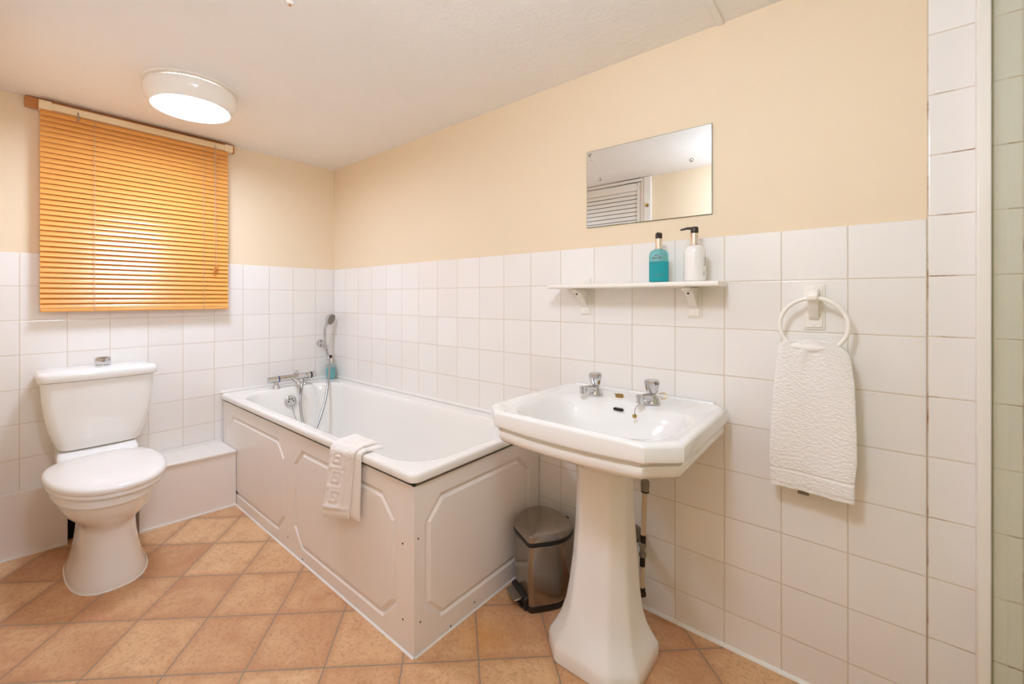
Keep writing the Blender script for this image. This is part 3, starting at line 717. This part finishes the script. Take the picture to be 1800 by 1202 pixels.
# pedestal
def ped(cx_, cy_, hx, hy, ch, z, m=4):
    P = [(hx, hy-ch), (hx-ch, hy), (-hx+ch, hy), (-hx, hy-ch), (-hx, -hy+ch), (-hx+ch, -hy), (hx-ch, -hy), (hx, -hy+ch)]
    return [Vector((cx_+p_[0], cy_+p_[1], z)) for p_ in round_poly(P, .012, m)]
PX = 2.148
PR = [(.0008, .146, .145, .060), (.006, .149, .148, .061), (.040, .149, .148, .061), (.052, .145, .144, .060), (.075, .132, .130, .055), (.105, .119, .115, .050), (.15, .108, .100, .046), (.21, .100, .091, .042), (.30, .092, .083, .038), (.40, .086, .077, .036), (.50, .082, .073, .034), (.56, .082, .073, .034), (.60, .087, .078, .035), (.640, .097, .090, .036)]
MB().loft([ped(PX+.004*min(1, z/.3), -.275+.010*min(1, z/.3), hx, hy, ch, z) for z, hx, hy, ch in PR]).build('pedestal', 'ceramic', bs, smooth=30, bevel=0)

def pillar_tap(x, y, z, label, spin):
    e = empty('basin_tap', (x, y, z), label, 'tap', None)
    MB().lathe((x, y, z), [(.0265, 0), (.0270, .002), (.0255, .006), (.0225, .018), (.0175, .028), (.0130, .033), (.010, .035)], n=32).build('tap_body', 'chrome', e)
    MB().tube([(x, y-.002, z+.014), (x-.007, y-.032, z+.024), (x-.013, y-.060, z+.028)], [.0165, .0115], 16).build('spout', 'chrome', e)
    MB().lathe((x-.0145, y-.066, z+.012), [(.0085, 0), (.0115, .001), (.0115, .016), (.0130, .017), (.0130, .024), (.008, .027)], n=20).build('nozzle', 'chrome', e)
    hb = MB(); R = []
    for r, h in [(.010, .034), (.0170, .037), (.0190, .044), (.0230, .059), (.0250, .069), (.0240, .075), (.0190, .0795), (.008, .0805)]:
        ring = []
        for k in range(48):
            a = 2*PI*k/48+spin; f = 1-.09*abs(math.sin(3.5*a))**.7*(1 if h < .078 else .2)
            ring.append(Vector((x+r*f*math.cos(a), y+r*f*math.sin(a), z+h)))
        R.append(ring)
    hb.loft(R).build('tap_head', 'chrome', e, smooth=25)
    return e
pillar_tap(2.050, -.126, .7782, 'left chrome pillar tap on the basin, without a chain', .2)
pillar_tap(2.252, -.126, .7782, 'right chrome pillar tap on the basin, with a plug chain looped round it', .7)
pc = empty('plug_chain', (2.262, -.14, .80), 'thin plug chain looped round the right basin tap, brass end hanging', 'chain')
MB().tube([(2.274, -.118, .812), (2.285, -.110, .816), (2.293, -.112, .811), (2.292, -.118, .800), (2.280, -.124, .798)], .0015, 8, smooth=6).build('chain_loop', 'brass', pc)
MB().tube([(2.238, -.190, .789), (2.232, -.197, .782), (2.226, -.200, .772), (2.224, -.201, .762), (2.224, -.201, .752)], .0013, 8, smooth=6).build('chain', 'hose', pc)
MB().lathe((2.224, -.201, .7425), [(.003, 0), (.0065, .002), (.0072, .005), (.006, .009), (.003, .011)], (0, -.5, 1), 16).build('chain_end', 'brass', pc)

# supply pipe and waste behind the pedestal
sv = empty('supply_pipe', (2.20, -.065, .09), 'cream painted supply pipe with rusty valve behind the pedestal', 'pipe')
MB().tube([(2.212, -.066, .655), (2.2075, -.066, .52)], .0085, 14).build('tail_pipe', 'grey', sv)
MB().lathe((2.2065, -.066, .455), [(.011, 0), (.0135, .002), (.0145, .020), (.014, .034), (.010, .038), (.010, .075)], n=18).build('compression_nut', 'grey', sv)
MB().lathe((2.2065, -.066, .451), [(.0135, 0), (.0135, .0045)], n=18).build('rubber_ring', 'black', sv)
MB().tube([(2.206, -.066, .452), (2.200, -.066, .300)], .0085, 14).build('pipe', 'pipe', sv)
MB().tube([(2.200, -.066, .3), (2.1995, -.066, .272)], .009, 14).build('bare_pipe', 'rust', sv)
MB().tube([(2.198, -.066, .225), (2.197, -.066, .19)], .009, 14).build('bare_pipe', 'rust', sv)
MB().lathe((2.198, -.066, .222), [(.010, 0), (.014, .003), (.0135, .013), (.010, .015), (.0105, .035), (.0135, .037), (.014, .047), (.010, .052)], n=6).build('valve', 'grey', sv)
MB().tube([(2.1965, -.066, .192), (2.195, -.066, .11)], .0085, 14).build('pipe', 'pipe', sv)
MB().lathe((2.1945, -.066, .085), [(.011, 0), (.015, .003), (.0145, .012), (.012, .014), (.0125, .026), (.009, .030)], n=16).tube([(2.195, -.066, .094), (2.175, -.066, .094), (2.150, -.064, .098)], [.010, .013], 14).build('elbow', 'rust', sv)
wp = empty('waste_pipe', (2.145, -.07, .25), 'grey waste pipe into the wall, just showing beside the pedestal', 'pipe')
MB().lathe((2.148, -.001, .262), [(.030, -.012), (.032, -.002), (.022, 0)], 'y', 24).build('wall_flange', 'grey', wp)
MB().tube([(2.148, -.012, .262), (2.144, -.14, .262)], .020, 18).build('pipe', 'grey', wp)

# ================================================================== PEDAL BIN
bn = empty('pedal_bin', (1.86, -.19, 0), 'small brushed steel pedal bin between the bath and the basin pedestal', 'bin')
PL = [(1.768, -.252), (1.888, -.312), (1.966, -.205), (1.962, -.110), (1.880, -.074), (1.778, -.080), (1.744, -.150)]
RD = [.030, .018, .05, .05, .05, .05, .05]
cB = Vector((1.858, -.175))
def bring(sc_, z, tilt=0, m=6):
    out = []
    for p_ in round_poly(PL, RD, m):
        q = cB+(p_-cB)*sc_; out.append(Vector((q.x, q.y, z+tilt*((q.x-1.87)*-.2-(q.y+.19)*.9))))
    return out
MB().loft([bring(.955, .002), bring(.975, .004), bring(.985, .022), bring(.955, .022)]).build('base_ring', 'black', bn)
bd_ = MB().loft([bring(.962, .022), bring(.965, .024), bring(.972, .235), bring(.962, .236)]).build('body', 'steel', bn, smooth=30)
MB().loft([bring(.955, .236), bring(1.00, .237), bring(1.012, .241), bring(1.012, .248), bring(.985, .2505)]).build('lid_seal', 'black', bn)
lid = [bring(.975, .251), bring(.985, .252), bring(.990, .262), bring(.972, .2705)]
# crown of the lid: ridge rising from the front corner to the back
def crown(sc_, z):
    out = []
    a = Vector((1.888, -.312)); b = Vector((1.82, -.08)); d = (b-a).normalized()
    for v in bring(sc_, z):
        q = Vector((v.x, v.y)); al = (q-a).dot(d); side = abs((q-a).x*d.y-(q-a).y*d.x)
        out.append(Vector((v.x, v.y, z+.007*min(1, al/.20)*(1-min(1, side/.13))*1.0)))
    return out
lid += [crown(.93, .2745), crown(.80, .2765), crown(.5, .278), crown(.2, .279), crown(.02, .279)]
MB().loft(lid).build('lid', 'steel', bn, smooth=25)
MB().box(1.850, 1.905, -.070, -.062, .225, .262).build('hinge', 'black', bn, bevel=.003)
MB().box(1.86, 1.91, -.075, -.062, .01, .225).build('hinge', 'black', bn, bevel=.003)
fd = Vector((-.060, -.120, 0)); ed = Vector((.120, -.060, 0)).normalized(); od = Vector((-.447, -.894, 0))
c0 = Vector((1.822, -.272, 0))
def pb(u0, u1, w0, w1, z0, z1, z2=None):
    z2 = z1 if z2 is None else z2
    P = []
    for (z_a, z_b) in ((z0, z0), (z1, z2)):
        for w_, zz in ((w0, z_a), (w1, z_b)):
            for u_ in (u0, u1): P.append(c0+ed*u_+od*w_+Vector((0, 0, zz)))
    return MB().add(P, [(0, 2, 3, 1), (4, 5, 7, 6), (0, 1, 5, 4), (2, 6, 7, 3), (0, 4, 6, 2), (1, 3, 7, 5)])
pb(-.052, .058, -.010, .014, .002, .055, .045).build('pedal_housing', 'black', bn, bevel=.004)
pb(-.036, .040, .0145, .020, .006, .018).build('pedal_arm', 'black', bn, bevel=.002)
pb(-.036, .042, .0145, .046, .034, .046, .040).build('pedal', 'steel', bn, bevel=.004, seg=3)

# ================================================================== MIRROR
mr = empty('wall_mirror', (2.175, .0, 1.40), 'frameless rectangular mirror screwed to the cream wall above the shelf', 'mirror')
P = [(1.949, 1.408), (2.402, 1.405), (2.402, 1.7055), (1.949, 1.711)]
MB().prism(P, lambda p, t: (p[0], t, p[1]), .0010, .0055).build('glass_edge', 'mirror_edge', mr, smooth=0)
P2 = [(1.9505, 1.4095), (2.4005, 1.4065), (2.4005, 1.704), (1.9505, 1.7095)]
MB().prism(P2, lambda p, t: (p[0], t, p[1]), .0004, .0012).build('mirror_glass', 'mirror', mr, smooth=0)
for x_, z_ in ((2.0045, 1.592), (2.339, 1.5965)):
    MB().lathe((x_, .0003, z_), [(.0068, 0), (.0066, -.002), (.0045, -.005), (.0, -.006)], 'y', 20).build('dome_screw', 'chrome', mr)
for x_, z_, r_ in ((1.960, 1.697, .0045), (1.967, 1.699, .003), (1.9625, 1.690, .003)):
    MB().lathe((x_, .0002, z_), [(r_, 0), (r_, -.0002)], 'y', 9).build('tarnish_spot', 'grey', mr)

# ================================================================== SHELF
sf = empty('wall_shelf', (2.148, -.06, 1.165), 'narrow white shelf on two brackets across the tiles', 'shelf')
sec = round_poly([(-.0125, 1.164), (-.0125, 1.180), (-.134, 1.180), (-.134, 1.164)], [.001, .001, .007, .007], 5)
MB().prism([tuple(q) for q in sec], lambda p, t: (t, p[0], p[1]), 1.849, 2.449).build('shelf_board', 'plastic', sf, bevel=.0015)
for bx_ in (1.947, 2.350):
    br = MB().box(bx_-.022, bx_+.022, -.005, -.0005, 1.062, 1.205).box(bx_-.017, bx_+.017, -.0095, -.005, 1.067, 1.200).build('bracket_plate', 'plastic', sf, bevel=.0015)
    arm = [(-.0095, 1.163), (-.108, 1.163), (-.110, 1.157), (-.106, 1.152), (-.086, 1.150), (-.068, 1.142), (-.046, 1.122), (-.026, 1.102), (-.0095, 1.092)]
    MB().prism(arm, lambda p, t: (t, p[0], p[1]), bx_-.013, bx_+.013).build('bracket_arm', 'plastic', br, bevel=.002)
    for zz in (1.077, 1.193):
        MB().lathe((bx_+.002, -.0095, zz), [(.0048, 0), (.0044, -.0015), (.002, -.002)], 'y', 14).build('screw_cap', 'grey' if zz > 1.3 else 'gloss', br)
    MB().lathe((bx_, -.077, 1.1435), [(.0035, 0), (.0035, -.003)], (0, .45, .89), 10).build('screw_hole', 'rust', br)

# ================================================================== TOWEL RING AND TOWEL
rg = empty('towel_ring', (2.668, -.0, 1.10), 'white plastic towel ring on the tiles right of the basin', 'towel ring')
MB().box(2.643, 2.693, -.005, -.0005, 1.037, 1.167).box(2.648, 2.688, -.0095, -.005, 1.043, 1.162).build('back_plate', 'plastic', rg, bevel=.0018)
arm = [(-.0095, 1.155), (-.040, 1.148), (-.066, 1.142), (-.070, 1.134), (-.068, 1.122), (-.058, 1.118), (-.046, 1.105), (-.030, 1.080), (-.0095, 1.063)]
MB().prism(arm, lambda p, t: (t, p[0], p[1]), 2.6565, 2.6805).build('arm', 'plastic', rg, bevel=.003)
for zz in (1.052, 1.157):
    MB().lathe((2.668, -.0095, zz), [(.0045, 0), (.0040, -.0015), (.002, -.002)], 'y', 14).build('screw_cap', 'gloss', rg)
RC = Vector((2.669, -.056, 1.052)); RR = .0755
MB().tube([(RC.x+RR*math.sin(a), RC.y+.012*(math.cos(a)-1)*.5, RC.z+RR*math.cos(a)) for a in [2*PI*k/64 for k in range(64)]], .0056, 14, closed=True).build('ring', 'plastic', rg)
ht = empty('hand_towel', (2.665, -.06, .60), 'white terry hand towel hanging from the white towel ring', 'towel')
def outl(z):
    """left / right edges of the hanging towel as functions of height"""
    K = [(1.006, 2.606, 2.712), (1.000, 2.597, 2.726), (.985, 2.592, 2.742), (.965, 2.589, 2.750), (.90, 2.583, 2.757), (.80, 2.576, 2.760), (.70, 2.571, 2.762), (.655, 2.570, 2.758), (.645, 2.571, 2.757), (.60, 2.571, 2.757), (.575, 2.573, 2.756)]
    for a, b in zip(K, K[1:]):
        if a[0] >= z >= b[0]:
            t_ = (a[0]-z)/(a[0]-b[0]); return a[1]+(b[1]-a[1])*t_, a[2]+(b[2]-a[2])*t_
    return K[-1][1:] if z < K[-1][0] else K[0][1:]
NZ, NX = 260, 120
def towel_sheet(ysign, zb, name, y_off):
    rings = []
    for i in range(NZ+1):
        t_ = i/NZ; z = 1.003-(1.003-zb)*t_; xl, xr = outl(z); F = []; Bk = []
        for k in range(NX+1):
            s = k/NX; x = xl+(xr-xl)*s; e_ = (1-abs(2*s-1)**6)**.5 if 0 < s < 1 else 0
            # gathered folds under the ring that fade downwards
            fold = .006*math.sin(s*9+1.2)*math.exp(-t_*5)+.004*math.sin(s*5.2+t_*3)*(.4+t_*.6)
            fold += .009*math.exp(-((s-.38)/.08)**2)*math.exp(-((t_-.06)/.07)**2)
            bulge = -.010*math.exp(-((z-.975)/.03)**2)
            tuft = .0012*noise.noise(Vector((x*110, z*260, 1.7)))+.0011*noise.noise(Vector((x*300, z*520, 7.7)))
            band = 0
            if abs(z-(.640-.014*(s-.5)*0)) < .0035: band = .0030; tuft *= .1
            if z < zb+.012: band = .0016
            th = .0085*e_+.0015
            yc = -.062+y_off+fold*(-1)*(1 if ysign < 0 else .4)
            yy = yc-th*.6+tuft+band-bulge*0 
            sag = -.008*math.sin(PI*s)*math.exp(-t_*10)*(-1) - (.004*s)*(t_)
            F.append(Vector((x+.0015*noise.noise(Vector((1, z*120, 2)))*(1 if k in (0, NX) else 0), yy, z+sag)))
            Bk.append(Vector((x, yc+th*.4+.001, z+sag)))
        rings.append(F+Bk[::-1])
    return MB().loft(rings).build(name, 'terry', ht, smooth=80)
towel_sheet(-1, .590, 'front_layer', -.010)
towel_sheet(1, .602, 'back_layer', .018)
tcr = []
for k in range(41):
    s_k = k/40; x = 2.602+(2.722-2.602)*s_k; e_ = max(.15, (1-abs(2*s_k-1)**4))**.5
    zc = .990+.002*math.sin(s_k*9); yc = -.060
    tcr.append([Vector((x, yc+.024*e_*math.cos(a), zc+(.016*e_+.0015*noise.noise(Vector((x*200, a*3, 0))))*math.sin(a))) for a in [2*PI*j_/20 for j_ in range(20)]])
MB().loft(tcr).build('top_fold', 'terry', ht, smooth=80)
tagp(MB().box(2.634, 2.660, -.050, -.046, .570, .600).build('wash_label', 'grey', ht, bevel=.001), 'small grey sewn label')
